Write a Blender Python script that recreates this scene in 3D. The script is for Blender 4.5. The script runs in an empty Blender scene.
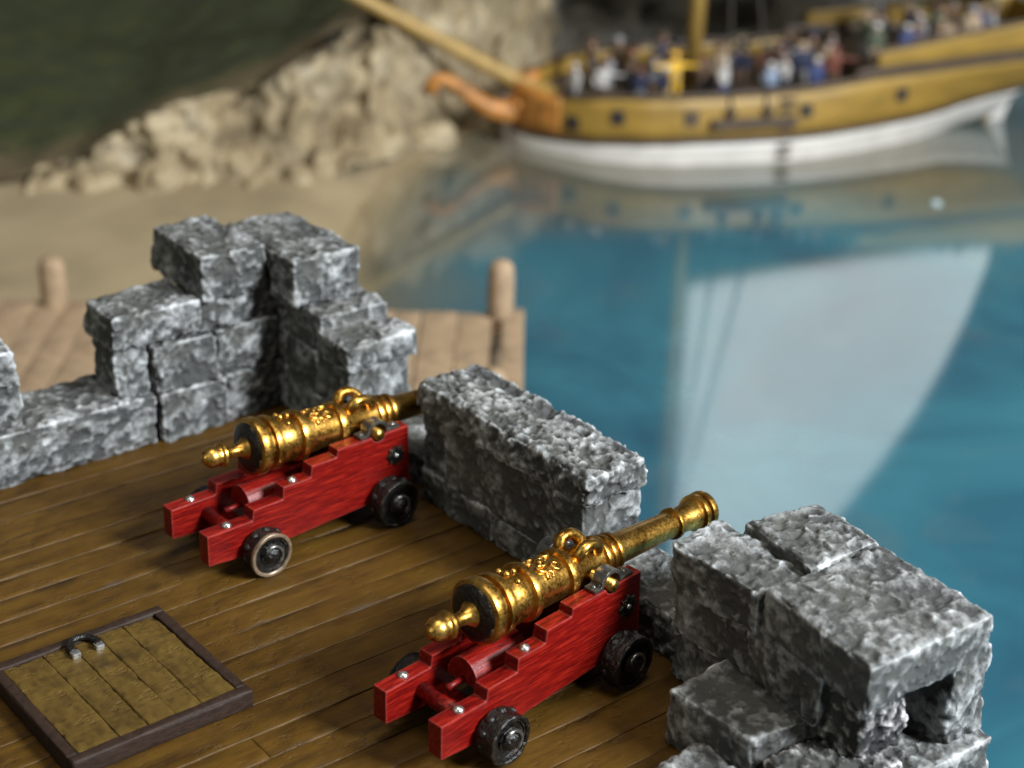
# Miniature fort diorama: two red gun carriages on a plank deck, painted resin harbour behind.
# Units: 1 Blender unit = 1 cm of the model.
import bpy, bmesh, math, random
import numpy as np
from mathutils import Vector, Matrix, noise

scene = bpy.context.scene
COL = scene.collection
R = math.radians

# ------------------------------------------------------------------ camera
PITCH, YAW, ROLL = R(25.121), R(51.04), R(1.601)
fwd = Vector((math.cos(YAW)*math.cos(PITCH), math.sin(YAW)*math.cos(PITCH), -math.sin(PITCH)))
rgt = fwd.cross(Vector((0, 0, 1))).normalized()
upv = rgt.cross(fwd)
cr = math.cos(ROLL)*rgt + math.sin(ROLL)*upv
cu = -math.sin(ROLL)*rgt + math.cos(ROLL)*upv
cam_data = bpy.data.cameras.new("camera")
cam = bpy.data.objects.new("camera", cam_data); COL.objects.link(cam)
m = Matrix.Identity(4)
for i in range(3):
    m[i][0] = cr[i]; m[i][1] = cu[i]; m[i][2] = -fwd[i]
m.translation = (0, 0, 21)
cam.matrix_world = m
cam_data.sensor_width = 36; cam_data.lens = 1700/1024*36
cam_data.clip_start = 0.5; cam_data.clip_end = 2000
cam_data.dof.use_dof = True
cam_data.dof.focus_distance = 36.0
cam_data.dof.aperture_fstop = cam_data.lens*1e-3/0.41
scene.camera = cam

# ------------------------------------------------------------------ world, lamps, exposure
world = bpy.data.worlds.new("World"); scene.world = world; world.use_nodes = True
bg = world.node_tree.nodes["Background"]
bg.inputs[0].default_value = (0.60, 0.62, 0.58, 1); bg.inputs[1].default_value = 0.14

def area(name, loc, target, size, power, color):
    d = bpy.data.lights.new(name, 'AREA'); d.shape = 'RECTANGLE'; d.size = size[0]; d.size_y = size[1]
    d.energy = power; d.color = color
    o = bpy.data.objects.new(name, d); COL.objects.link(o); o.location = loc
    o.rotation_euler = (Vector(target)-Vector(loc)).to_track_quat('-Z', 'Y').to_euler()
    return o
area("window_light", (66, -66, 70), (26, 30, 0), (32, 32), 455000, (0.90, 0.96, 1.0))
area("ceiling_light", (25, 5, 200), (28, 32, 0), (80, 80), 170000, (1.0, 0.93, 0.82))
area("fill_light", (-125, 5, 95), (30, 40, 0), (110, 110), 56000, (0.97, 1.0, 0.86))  # added soft fill to brighten the faces turned away from the window

scene.view_settings.view_transform = 'Standard'
scene.view_settings.look = 'None'
scene.view_settings.exposure = 0.0
scene.view_settings.gamma = 1.0
scene.view_settings.use_curve_mapping = False

# ------------------------------------------------------------------ material helpers
def new_mat(name):
    mt = bpy.data.materials.new(name); mt.use_nodes = True
    nt = mt.node_tree; b = nt.nodes["Principled BSDF"]
    return mt, nt, b
def nd(nt, t, **kw):
    n = nt.nodes.new(t)
    for k, v in kw.items():
        if k.startswith('i_'): n.inputs[int(k[2:])].default_value = v
        else: setattr(n, k, v)
    return n
def ramp(nt, fac, stops, interp='LINEAR'):
    r = nt.nodes.new('ShaderNodeValToRGB'); r.color_ramp.interpolation = interp
    e = r.color_ramp.elements
    while len(e) < len(stops): e.new(0.5)
    for i, (p, c) in enumerate(stops):
        e[i].position = p; e[i].color = (*c, 1) if len(c) == 3 else c
    nt.links.new(fac, r.inputs[0]); return r.outputs[0]
def noise_tex(nt, scale, detail=5, rough=0.6, coord='Object', stretch=(1, 1, 1), dist=0.0):
    tc = nt.nodes.new('ShaderNodeTexCoord'); mp = nt.nodes.new('ShaderNodeMapping')
    mp.inputs['Scale'].default_value = stretch
    nt.links.new(tc.outputs[coord], mp.inputs[0])
    n = nt.nodes.new('ShaderNodeTexNoise'); n.inputs['Scale'].default_value = scale
    n.inputs['Detail'].default_value = detail; n.inputs['Roughness'].default_value = rough
    n.inputs['Distortion'].default_value = dist
    nt.links.new(mp.outputs[0], n.inputs['Vector']); return n.outputs['Fac']
def mixc(nt, fac, a, b, mode='MIX'):
    mx = nt.nodes.new('ShaderNodeMix'); mx.data_type = 'RGBA'; mx.blend_type = mode
    for sock, v in ((mx.inputs[0], fac), (mx.inputs[6], a), (mx.inputs[7], b)):
        if isinstance(v, (int, float)): sock.default_value = v
        elif isinstance(v, tuple): sock.default_value = (*v, 1) if len(v) == 3 else v
        else: nt.links.new(v, sock)
    return mx.outputs[2]
def mth(nt, op, a, b=0.5, clamp=False):
    n = nt.nodes.new('ShaderNodeMath'); n.operation = op; n.use_clamp = clamp
    for s, v in ((n.inputs[0], a), (n.inputs[1], b)):
        if isinstance(v, (int, float)): s.default_value = v
        else: nt.links.new(v, s)
    return n.outputs[0]
def bump(nt, b, h, strength=0.5, dist=0.05, prev=None):
    bn = nt.nodes.new('ShaderNodeBump'); bn.inputs['Strength'].default_value = strength
    bn.inputs['Distance'].default_value = dist; nt.links.new(h, bn.inputs['Height'])
    if prev is not None: nt.links.new(prev, bn.inputs['Normal'])
    nt.links.new(bn.outputs[0], b.inputs['Normal']); return bn.outputs[0]
def attr(nt, name):
    a = nt.nodes.new('ShaderNodeAttribute'); a.attribute_name = name; return a.outputs['Fac']
def edge_mask(nt, radius, gain):
    bv = nt.nodes.new('ShaderNodeBevel'); bv.samples = 4; bv.inputs['Radius'].default_value = radius
    g = nt.nodes.new('ShaderNodeNewGeometry')
    d = nt.nodes.new('ShaderNodeVectorMath'); d.operation = 'DOT_PRODUCT'
    nt.links.new(bv.outputs[0], d.inputs[0]); nt.links.new(g.outputs['Normal'], d.inputs[1])
    return mth(nt, 'MULTIPLY', mth(nt, 'SUBTRACT', 1.0, d.outputs['Value']), gain, True)

def ridged(nt, scale, detail=5, rough=0.55, stretch=(1, 1, 1)):
    tc = nt.nodes.new('ShaderNodeTexCoord'); mp = nt.nodes.new('ShaderNodeMapping'); mp.inputs['Scale'].default_value = stretch
    nt.links.new(tc.outputs['Object'], mp.inputs[0])
    n = nt.nodes.new('ShaderNodeTexNoise'); n.noise_type = 'RIDGED_MULTIFRACTAL'; n.normalize = True
    n.inputs['Scale'].default_value = scale; n.inputs['Detail'].default_value = detail; n.inputs['Roughness'].default_value = rough
    n.inputs['Distortion'].default_value = 0.4
    nt.links.new(mp.outputs[0], n.inputs['Vector']); return n.outputs['Fac']
def stone_mat(name, dark, mid, light, lo=0.25, hi=0.8):
    """Dark grey undercoat, drybrushed pale on whatever stands proud (attribute h is the carved relief)."""
    mt, nt, b = new_mat(name)
    f = noise_tex(nt, 3.0, 6, 0.7); f2 = noise_tex(nt, 13.0, 5, 0.65); rg = ridged(nt, 3.4)
    h = attr(nt, 'h')
    big = noise_tex(nt, 0.9, 4, 0.6)
    v = mth(nt, 'ADD', mth(nt, 'MULTIPLY', h, 0.62), mth(nt, 'MULTIPLY', mth(nt, 'SUBTRACT', f, 0.30), 0.24))
    v = mth(nt, 'ADD', v, mth(nt, 'MULTIPLY', mth(nt, 'SUBTRACT', f2, 0.5), 0.44))
    v = mth(nt, 'ADD', v, mth(nt, 'MULTIPLY', mth(nt, 'SUBTRACT', rg, 0.45), 0.40))
    v = mth(nt, 'ADD', v, mth(nt, 'MULTIPLY', mth(nt, 'SUBTRACT', big, 0.5), 0.50))
    v = mth(nt, 'ADD', v, mth(nt, 'MULTIPLY', attr(nt, 'arris'), 0.28))
    c = ramp(nt, v, [(lo, dark), (lo+(hi-lo)*0.45, mid), (hi, light), (0.97, tuple(min(1, x*1.45) for x in light))])
    tone = noise_tex(nt, 0.9, 3, 0.5, coord='Generated')
    c = mixc(nt, ramp(nt, tone, [(0.45, (0.0,)*3), (0.7, (0.30,)*3)]), c, (0.15, 0.148, 0.115))
    nt.links.new(c, b.inputs['Base Color'])
    b.inputs['Roughness'].default_value = 0.7; b.inputs['Specular IOR Level'].default_value = 0.25
    p = bump(nt, b, rg, 1.0, 0.13); p = bump(nt, b, f2, 0.65, 0.05, p); bump(nt, b, noise_tex(nt, 34, 4, 0.65), 0.5, 0.02, p)
    return mt
def plain(name, col, rough=0.5, metal=0.0, var=0.25, scale=6.0, bs=0.2, bd=0.03, stretch=(1, 1, 1), light=None):
    mt, nt, b = new_mat(name)
    f = noise_tex(nt, scale, 5, 0.6, stretch=stretch)
    lo = tuple(x*(1-var) for x in col); hi = light or tuple(min(1, x*(1+var)) for x in col)
    nt.links.new(ramp(nt, f, [(0.3, lo), (0.7, hi)]), b.inputs['Base Color'])
    b.inputs['Roughness'].default_value = rough; b.inputs['Metallic'].default_value = metal
    if bs: bump(nt, b, f, bs, bd)
    return mt

M = {}
M['stone'] = stone_mat('painted_grey_stone', (0.048, 0.049, 0.048), (0.225, 0.229, 0.230), (0.54, 0.55, 0.57), 0.15, 0.71)
M['stone_rough'] = stone_mat('painted_rubble_stone', (0.020, 0.020, 0.020), (0.20, 0.19, 0.19), (0.60, 0.58, 0.58), 0.24, 0.64)
M['mortar'] = plain('dark_joint', (0.02, 0.02, 0.019), 0.9)
# gold paint
mt, nt, b = new_mat('brass_gold'); M['gold'] = mt
f = noise_tex(nt, 2.4, 4, 0.55); f2 = noise_tex(nt, 18, 3, 0.6)
nt.links.new(ramp(nt, mth(nt, 'ADD', mth(nt, 'MULTIPLY', f, 0.85), mth(nt, 'MULTIPLY', f2, 0.15)),
     [(0.30, (0.10, 0.045, 0.008)), (0.45, (0.38, 0.195, 0.036)), (0.66, (0.66, 0.385, 0.090))]), b.inputs['Base Color'])
b.inputs['Metallic'].default_value = 1.0
nt.links.new(ramp(nt, f2, [(0.3, (0.24,)*3), (0.7, (0.42,)*3)]), b.inputs['Roughness'])
bump(nt, b, f2, 0.10, 0.02)
# red paint, brushed along the cheek
mt, nt, b = new_mat('red_paint'); M['red'] = mt
f = noise_tex(nt, 3.0, 6, 0.7, stretch=(0.45, 3.5, 5.5)); f2 = noise_tex(nt, 2.0, 4, 0.6)
c = ramp(nt, f, [(0.33, (0.026, 0.0004, 0.0003)), (0.50, (0.135, 0.0024, 0.0012)), (0.74, (0.34, 0.020, 0.008))])
c = mixc(nt, mth(nt, 'MULTIPLY', f2, 0.35), c, (0.07, 0.0008, 0.0015))
em = mth(nt, 'MULTIPLY', edge_mask(nt, 0.05, 4.5), noise_tex(nt, 5, 3, 0.6))
c = mixc(nt, em, c, (0.62, 0.12, 0.10))
nt.links.new(c, b.inputs['Base Color']); b.inputs['Roughness'].default_value = 0.38; b.inputs['Specular IOR Level'].default_value = 0.28
p = bump(nt, b, f, 0.35, 0.03); bump(nt, b, noise_tex(nt, 14, 4, 0.6), 0.25, 0.02, p)
# black iron with drybrushed edges
def iron(name, base, edge, gain=4.0):
    mt, nt, b = new_mat(name)
    f = noise_tex(nt, 9, 4, 0.6)
    c = ramp(nt, f, [(0.35, tuple(x*0.5 for x in base)), (0.7, tuple(x*1.8 for x in base))])
    em = mth(nt, 'MULTIPLY', edge_mask(nt, 0.05, gain), ramp(nt, noise_tex(nt, 6, 3, 0.6), [(0.48, (0,)*3), (0.65, (1,)*3)]))
    nt.links.new(mixc(nt, em, c, edge), b.inputs['Base Color'])
    b.inputs['Roughness'].default_value = 0.24; b.inputs['Metallic'].default_value = 0.0; b.inputs['Specular IOR Level'].default_value = 0.4
    bump(nt, b, f, 0.9, 0.06); return mt
M['black'] = iron('black_iron', (0.0045, 0.004, 0.0035), (0.20, 0.14, 0.09), 2.5)
M['rim_tan'] = plain('worn_bronze_rim', (0.17, 0.120, 0.078), 0.4, 0.4, 0.4, 9)
M['silver'] = plain('bright_steel', (0.55, 0.54, 0.52), 0.25, 0.9, 0.3, 9)
M['steel_dark'] = plain('dark_steel', (0.17, 0.165, 0.155), 0.27, 0.85, 0.6, 7)
# deck planks
def deck_mat(name, dk, md, lt, rough):
    mt, nt, b = new_mat(name)
    f = noise_tex(nt, 2.0, 7, 0.66, stretch=(0.30, 2.0, 2.0), dist=0.5)
    f2 = noise_tex(nt, 0.55, 4, 0.55, coord='Generated')
    oi = nt.nodes.new('ShaderNodeObjectInfo')
    h = attr(nt, 'h')
    v = mth(nt, 'ADD', mth(nt, 'MULTIPLY', f, 0.62), mth(nt, 'MULTIPLY', h, 0.38))
    c = ramp(nt, v, [(0.28, dk), (0.5, md), (0.75, lt)])
    br = mth(nt, 'ADD', 0.95, mth(nt, 'MULTIPLY', oi.outputs['Random'], 0.14))
    hsv = nt.nodes.new('ShaderNodeHueSaturation'); nt.links.new(c, hsv.inputs['Color']); nt.links.new(br, hsv.inputs['Value'])
    nt.links.new(hsv.outputs[0], b.inputs['Base Color'])
    nt.links.new(ramp(nt, f, [(0.3, (rough+0.12,)*3), (0.7, (rough-0.08,)*3)]), b.inputs['Roughness'])
    b.inputs['Specular IOR Level'].default_value = 0.22
    dent = ramp(nt, noise_tex(nt, 3.2, 4, 0.6, stretch=(0.7, 1.2, 1)), [(0.60, (1,)*3), (0.68, (0.0,)*3)])
    p = bump(nt, b, f, 0.6, 0.04); p = bump(nt, b, dent, 0.5, 0.04, p); bump(nt, b, noise_tex(nt, 9, 5, 0.7, stretch=(0.5, 1.6, 1)), 0.35, 0.03, p); return mt
M['deck'] = deck_mat('brown_deck_wood', (0.026, 0.0115, 0.0014), (0.062, 0.0300, 0.0038), (0.092, 0.0470, 0.0066), 0.46)
M['hatch_wood'] = deck_mat('ochre_hatch_wood', (0.036, 0.0200, 0.0038), (0.066, 0.0385, 0.0070), (0.096, 0.0590, 0.0125), 0.55)
M['hatch_frame'] = plain('dark_umber_frame', (0.022, 0.012, 0.008), 0.6, 0, 0.35, 5, 0.5, 0.04, (1, 1, 3))
M['hatch_frame'].node_tree.nodes['Principled BSDF'].inputs['Specular IOR Level'].default_value = 0.2
M['pier_wood'] = plain('pale_tan_wood', (0.26, 0.178, 0.105), 0.75, 0, 0.28, 1.2, 0.2, 0.05, (1.2, 1.2, 1))
# harbour
mt, nt, b = new_mat('dark_green_flock'); M['grass'] = mt
f = noise_tex(nt, 0.5, 6, 0.7)
c = ramp(nt, f, [(0.3, (0.014, 0.020, 0.003)), (0.7, (0.042, 0.048, 0.007))])
e_ = mth(nt, 'ADD', attr(nt, 'earth'), mth(nt, 'MULTIPLY', mth(nt, 'SUBTRACT', f, 0.5), 1.0))
c = mixc(nt, ramp(nt, e_, [(0.35, (0,)*3), (0.75, (1,)*3)]), c, (0.105, 0.075, 0.034))
nt.links.new(c, b.inputs['Base Color']); b.inputs['Roughness'].default_value = 0.95; bump(nt, b, noise_tex(nt, 2.5, 5, 0.7), 0.8, 0.3)
mt, nt, b = new_mat('cream_rock'); M['rock'] = mt
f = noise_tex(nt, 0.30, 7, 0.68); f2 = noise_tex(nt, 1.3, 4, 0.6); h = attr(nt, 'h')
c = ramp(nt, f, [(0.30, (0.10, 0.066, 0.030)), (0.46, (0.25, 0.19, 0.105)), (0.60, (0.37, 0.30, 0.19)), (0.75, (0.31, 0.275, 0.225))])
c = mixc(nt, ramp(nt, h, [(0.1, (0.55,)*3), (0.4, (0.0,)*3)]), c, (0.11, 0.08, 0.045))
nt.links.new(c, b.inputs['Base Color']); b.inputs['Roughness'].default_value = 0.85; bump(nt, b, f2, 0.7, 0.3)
mt, nt, b = new_mat('shaded_grey_cliff_rock'); M['rock_grey_shade'] = mt  # grey rock, with the shade behind the ship put into its colour
f = noise_tex(nt, 0.35, 7, 0.68); f2 = noise_tex(nt, 1.2, 4, 0.6)
nt.links.new(ramp(nt, f, [(0.32, (0.030, 0.028, 0.024)), (0.52, (0.085, 0.078, 0.064)), (0.72, (0.17, 0.155, 0.125))]), b.inputs['Base Color'])
b.inputs['Roughness'].default_value = 0.85; bump(nt, b, f2, 0.7, 0.3)
mt, nt, b = new_mat('beach_sand'); M['sand'] = mt
f = noise_tex(nt, 0.12, 5, 0.6)
nt.links.new(ramp(nt, f, [(0.3, (0.20, 0.150, 0.080)), (0.65, (0.31, 0.240, 0.140))]), b.inputs['Base Color'])
b.inputs['Roughness'].default_value = 0.9; bump(nt, b, noise_tex(nt, 3, 4, 0.7), 0.4, 0.1)

# ------------------------------------------------------------------ mesh helpers
def tag(o, label=None, cat=None, group=None, kind=None):
    if label: o['label'] = label
    if cat: o['category'] = cat
    if group: o['group'] = group
    if kind: o['kind'] = kind
    return o
def empty(name, loc=(0, 0, 0), rz=0.0):
    o = bpy.data.objects.new(name, None); COL.objects.link(o); o.location = loc
    o.rotation_euler = (0, 0, rz); o.empty_display_size = 0.5; return o
def mesh_obj(name, verts, faces, mat, parent=None, smooth=True, loc=None):
    me = bpy.data.meshes.new(name); me.from_pydata([tuple(v) for v in verts], [], faces)
    me.validate(); me.update()
    if smooth: me.polygons.foreach_set('use_smooth', [True]*len(me.polygons))
    if mat is not None: me.materials.append(mat)
    o = bpy.data.objects.new(name, me); COL.objects.link(o)
    if loc is not None: o.location = loc
    if parent is not None: o.parent = parent
    return o
def bm_obj(name, bm, mat, parent=None, smooth=False):
    bmesh.ops.recalc_face_normals(bm, faces=bm.faces)
    me = bpy.data.meshes.new(name); bm.to_mesh(me); bm.free()
    if smooth: me.polygons.foreach_set('use_smooth', [True]*len(me.polygons))
    me.materials.append(mat)
    o = bpy.data.objects.new(name, me); COL.objects.link(o)
    if parent is not None: o.parent = parent
    return o
def box(name, x0, x1, y0, y1, z0, z1, mat, parent=None, bev=0.03):
    bm = bmesh.new(); bmesh.ops.create_cube(bm, size=1)
    for v in bm.verts:
        v.co = Vector(((x0+x1)/2+v.co.x*(x1-x0), (y0+y1)/2+v.co.y*(y1-y0), (z0+z1)/2+v.co.z*(z1-z0)))
    if bev: bmesh.ops.bevel(bm, geom=bm.edges[:], offset=bev, segments=2, affect='EDGES', profile=0.6)
    return bm_obj(name, bm, mat, parent)
def extrude_poly(name, pts, axis_fn, d0, d1, mat, parent=None, bev=0.025):
    """pts: 2-D outline; axis_fn(a, b, d) -> 3-D point"""
    bm = bmesh.new()
    va = [bm.verts.new(axis_fn(a, b_, d0)) for a, b_ in pts]; vb = [bm.verts.new(axis_fn(a, b_, d1)) for a, b_ in pts]
    bm.faces.new(va); bm.faces.new(vb[::-1]); n = len(pts)
    for i in range(n): bm.faces.new((va[i], vb[i], vb[(i+1) % n], va[(i+1) % n]))
    bmesh.ops.recalc_face_normals(bm, faces=bm.faces)
    if bev: bmesh.ops.bevel(bm, geom=bm.edges[:], offset=bev, segments=2, affect='EDGES', profile=0.6)
    return bm_obj(name, bm, mat, parent)
def lathe_data(profile, org, ax, seg=40, cap=True):
    ax = Vector(ax).normalized(); org = Vector(org)
    t = Vector((0, 0, 1)) if abs(ax.z) < 0.9 else Vector((1, 0, 0))
    e1 = ax.cross(t).normalized(); e2 = ax.cross(e1)
    vs, fs = [], []
    for u, r_ in profile:
        for k in range(seg):
            a = 2*math.pi*k/seg
            vs.append(org+ax*u+(e1*math.cos(a)+e2*math.sin(a))*r_)
    n = len(profile)
    for i in range(n-1):
        for k in range(seg):
            k2 = (k+1) % seg
            fs.append((i*seg+k, (i+1)*seg+k, (i+1)*seg+k2, i*seg+k2))
    if cap:
        fs.append(tuple(range(seg))); fs.append(tuple(reversed(range((n-1)*seg, n*seg))))
    return vs, fs
def fix_normals(o):
    bm = bmesh.new(); bm.from_mesh(o.data); bmesh.ops.recalc_face_normals(bm, faces=bm.faces); bm.to_mesh(o.data); bm.free(); return o
def lathe(name, profile, org, ax, mat, parent=None, seg=40, sharp=True, cap=True):
    vs, fs = lathe_data(profile, org, ax, seg, cap)
    o = fix_normals(mesh_obj(name, vs, fs, mat, parent))
    if sharp:
        try: o.data.set_sharp_from_angle(angle=R(38))
        except Exception: pass
    return o
def tube_data(pts, rad, seg=10):
    pts = [Vector(p) for p in pts]; n = len(pts)
    rads = rad if isinstance(rad, (list, tuple)) else [rad]*n
    vs, fs = [], []; prev = None
    for i, p in enumerate(pts):
        d = (pts[min(i+1, n-1)]-pts[max(i-1, 0)]).normalized()
        if prev is None:
            t = Vector((0, 0, 1)) if abs(d.z) < 0.9 else Vector((1, 0, 0)); e1 = d.cross(t).normalized()
        else:
            e1 = (prev-d*prev.dot(d)).normalized()
        prev = e1; e2 = d.cross(e1)
        for k in range(seg):
            a = 2*math.pi*k/seg; vs.append(p+(e1*math.cos(a)+e2*math.sin(a))*rads[i])
    for i in range(n-1):
        for k in range(seg):
            k2 = (k+1) % seg; fs.append((i*seg+k, i*seg+k2, (i+1)*seg+k2, (i+1)*seg+k))
    fs.append(tuple(reversed(range(seg)))); fs.append(tuple(range((n-1)*seg, n*seg)))
    return vs, fs
def tube(name, pts, rad, mat, parent=None, seg=10):
    vs, fs = tube_data(pts, rad, seg); return fix_normals(mesh_obj(name, vs, fs, mat, parent))
def dome(name, c, r_, mat, parent=None, ax=(0, 0, 1), flat=0.75):
    prof = [(-0.04, r_)]+[(r_*flat*math.sin(a), r_*math.cos(a)) for a in [R(x) for x in (0, 25, 50, 72, 87)]]
    return lathe(name, prof, c, ax, mat, parent, 14, False)
def join_data(*ds):
    vs, fs = [], []
    for v, f_ in ds:
        o = len(vs); vs += list(v); fs += [tuple(i+o for i in q) for q in f_]
    return vs, fs

_lat = {}
def lattice(nx, ny, nz):
    key = (nx, ny, nz)
    if key in _lat: return _lat[key]
    idx, pts, fs = {}, [], []
    def vid(i, j, k):
        if (i, j, k) not in idx: idx[(i, j, k)] = len(pts); pts.append((i/nx, j/ny, k/nz))
        return idx[(i, j, k)]
    for i in range(nx):
        for j in range(ny):
            fs.append((vid(i, j, 0), vid(i, j+1, 0), vid(i+1, j+1, 0), vid(i+1, j, 0)))
            fs.append((vid(i, j, nz), vid(i+1, j, nz), vid(i+1, j+1, nz), vid(i, j+1, nz)))
    for i in range(nx):
        for k in range(nz):
            fs.append((vid(i, 0, k), vid(i+1, 0, k), vid(i+1, 0, k+1), vid(i, 0, k+1)))
            fs.append((vid(i, ny, k), vid(i, ny, k+1), vid(i+1, ny, k+1), vid(i+1, ny, k)))
    for j in range(ny):
        for k in range(nz):
            fs.append((vid(0, j, k), vid(0, j, k+1), vid(0, j+1, k+1), vid(0, j+1, k)))
            fs.append((vid(nx, j, k), vid(nx, j+1, k), vid(nx, j+1, k+1), vid(nx, j, k+1)))
    _lat[key] = (np.array(pts), fs); return _lat[key]

def carve(name, corners, mat, parent, seed, base=(0, 0, 0), res=0.05, rad=0.11, amp=0.115, scale=1.0, stretch=(1, 1, 1), pits=1.0, cap=72):
    """A hewn block: a rounded lattice warped to 8 corners (order x,y,z bits) and roughened with real relief."""
    cs = np.array(corners, float)            # 8x3, index = ix + 2*iy + 4*iz
    dim = np.array([np.linalg.norm(cs[1]-cs[0]), np.linalg.norm(cs[2]-cs[0]), np.linalg.norm(cs[4]-cs[0])])
    n = [int(min(cap, max(6, round(d/res)))) for d in dim]
    P, fs = lattice(*n)
    r_ = min(rad, dim.min()*0.45)
    p = np.empty_like(P)
    for a_ in range(3):        # two short cells at every arris, even cells between
        nn = n[a_]; k_ = np.rint(P[:, a_]*nn).astype(int)
        if nn >= 6: pos = np.concatenate([[0, r_*0.45], np.linspace(r_, dim[a_]-r_, nn-3), [dim[a_]-r_*0.45, dim[a_]]])
        else: pos = np.linspace(0, dim[a_], nn+1)
        p[:, a_] = pos[k_]
    q = np.clip(p, r_, dim-r_); d = p-q; ln = np.linalg.norm(d, axis=1, keepdims=True)
    nrm = d/np.maximum(ln, 1e-9)
    p2 = q+nrm*r_
    rnd = random.Random(seed); off = Vector((rnd.uniform(-50, 50), rnd.uniform(-50, 50), rnd.uniform(-50, 50)))
    st = np.array(stretch)*scale
    H = np.empty(len(p2)); LF = np.empty(len(p2))
    pp = p2*st
    for i in range(len(pp)):
        v = Vector(pp[i])+off
        a = noise.fractal(v*1.0, 0.85, 2.1, 4)
        w_ = Vector((a, -a, a*0.6))*0.35
        rg = noise.ridged_multi_fractal(v*2.2+w_, 0.75, 2.2, 4, 0.95, 1.9)
        cell = noise.voronoi(v*3.0+w_)[0]
        sc = min(cell[1]-cell[0], 0.40)
        pit = max(0.0, noise.noise(v*4.6)-0.10)
        LF[i] = 0.65*a
        H[i] = 0.65*a+pits*(0.62*(rg*0.55-0.75)+0.55*sc-0.75*pit)+0.16*noise.noise(v*11.0)
    H -= H.mean()
    edge = np.clip((ln[:, 0]-r_)/(r_*0.42+1e-9), 0, 1)        # how near an arris
    chip = np.array([max(0.0, noise.noise(Vector(x)*1.7+off*1.3)) for x in pp])
    p3 = p2+nrm*(amp*H-amp*1.7*edge*chip)[:, None]
    w = p3/dim; w0, w1, w2 = w[:, 0:1], w[:, 1:2], w[:, 2:3]
    X = np.zeros_like(p3)
    for k in range(8):
        fx = w0 if k & 1 else 1-w0; fy = w1 if k & 2 else 1-w1; fz = w2 if k & 4 else 1-w2
        X += fx*fy*fz*cs[k]
    ctr = cs.mean(0)
    o = mesh_obj(name, X-ctr, fs, mat, parent, True, tuple(ctr-np.array(base)))
    at_ = o.data.attributes.new('h', 'FLOAT', 'POINT')
    at_.data.foreach_set('value', np.clip(0.48+0.85*(H-0.45*(LF-LF.mean())), 0, 1).astype(np.float32))
    ar_ = o.data.attributes.new('arris', 'FLOAT', 'POINT'); ar_.data.foreach_set('value', edge.astype(np.float32))
    return o
def hexa(x0, x1, y0, y1, z0, z1, seed, jit=0.07, tweak=None):
    rnd = random.Random(seed*7+3); out = []
    for k in range(8):
        out.append([(x1 if k & 1 else x0)+rnd.uniform(-jit, jit), (y1 if k & 2 else y0)+rnd.uniform(-jit, jit), (z1 if k & 4 else z0)+rnd.uniform(-jit, jit)*0.7])
    if tweak:
        for k, dv in tweak.items():
            for a in range(3): out[k][a] += dv[a]
    return out
def quad_block(q, z0, z1, seed, jit=0.05):
    """q: four (x, y) in order (x0y0, x1y0, x0y1, x1y1)"""
    rnd = random.Random(seed); out = []
    for k in range(8):
        x, y = q[k & 3]; out.append([x+rnd.uniform(-jit, jit), y+rnd.uniform(-jit, jit), (z1 if k & 4 else z0)+rnd.uniform(-jit, jit)*0.6])
    return out

# ------------------------------------------------------------------ setting: water, shore, tower
WZ = -11.0
rh = np.array([math.sin(YAW), -math.cos(YAW)]); fh = np.array([math.cos(YAW), math.sin(YAW)])   # ground axes of the diorama table
def RF(r_, f_): v = rh*r_+fh*f_; return float(v[0]), float(v[1])

# shoreline in (right, forward) table axes, right = r as a function of f
SH_F = [40, 60, 77, 83, 90, 97, 103, 107, 111, 118, 126, 140, 200]
SH_R = [-10, -9, -8.1, -8.4, -8.2, -7.0, -5.0, -3.0, 0.5, 12, 26, 40, 60]
def land_height(r_, f_):
    d = np.interp(f_, SH_F, SH_R)-r_                 # >0 on land
    v = Vector((r_*0.11, f_*0.11, 3.1))
    z = WZ-0.6+min(max(d+1.2, 0)*0.28, 1.5)+0.10*noise.noise(v*4)
    if d < -1.2: z = WZ-0.6+(d+1.2)*0.15
    return max(z, WZ-4)
def grid_terrain(name, r0, r1, nr, f0, f1, nf, fn, mat, kind, attr_fn=None):
    vs, fs, at_ = [], [], []
    for j in range(nf+1):
        for i in range(nr+1):
            r_ = r0+(r1-r0)*i/nr; f_ = f0+(f1-f0)*j/nf
            x, y, z, h_ = fn(r_, f_); vs.append((x, y, z)); at_.append(h_)
    for j in range(nf):
        for i in range(nr):
            a = j*(nr+1)+i; fs.append((a, a+1, a+nr+2, a+nr+1))
    o = mesh_obj(name, vs, fs, mat); o['kind'] = kind
    a_ = o.data.attributes.new('h', 'FLOAT', 'POINT'); a_.data.foreach_set('value', np.array(at_, np.float32))
    return o
def beach_fn(r_, f_): return (*RF(r_, f_), land_height(r_, f_), 0.5)
beach = grid_terrain('beach', -70, 12, 82, 40, 126, 86, beach_fn, M['sand'], 'structure')
tag(beach, 'pale tan sandy beach below the rocks and beside the pier', 'beach')

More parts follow.
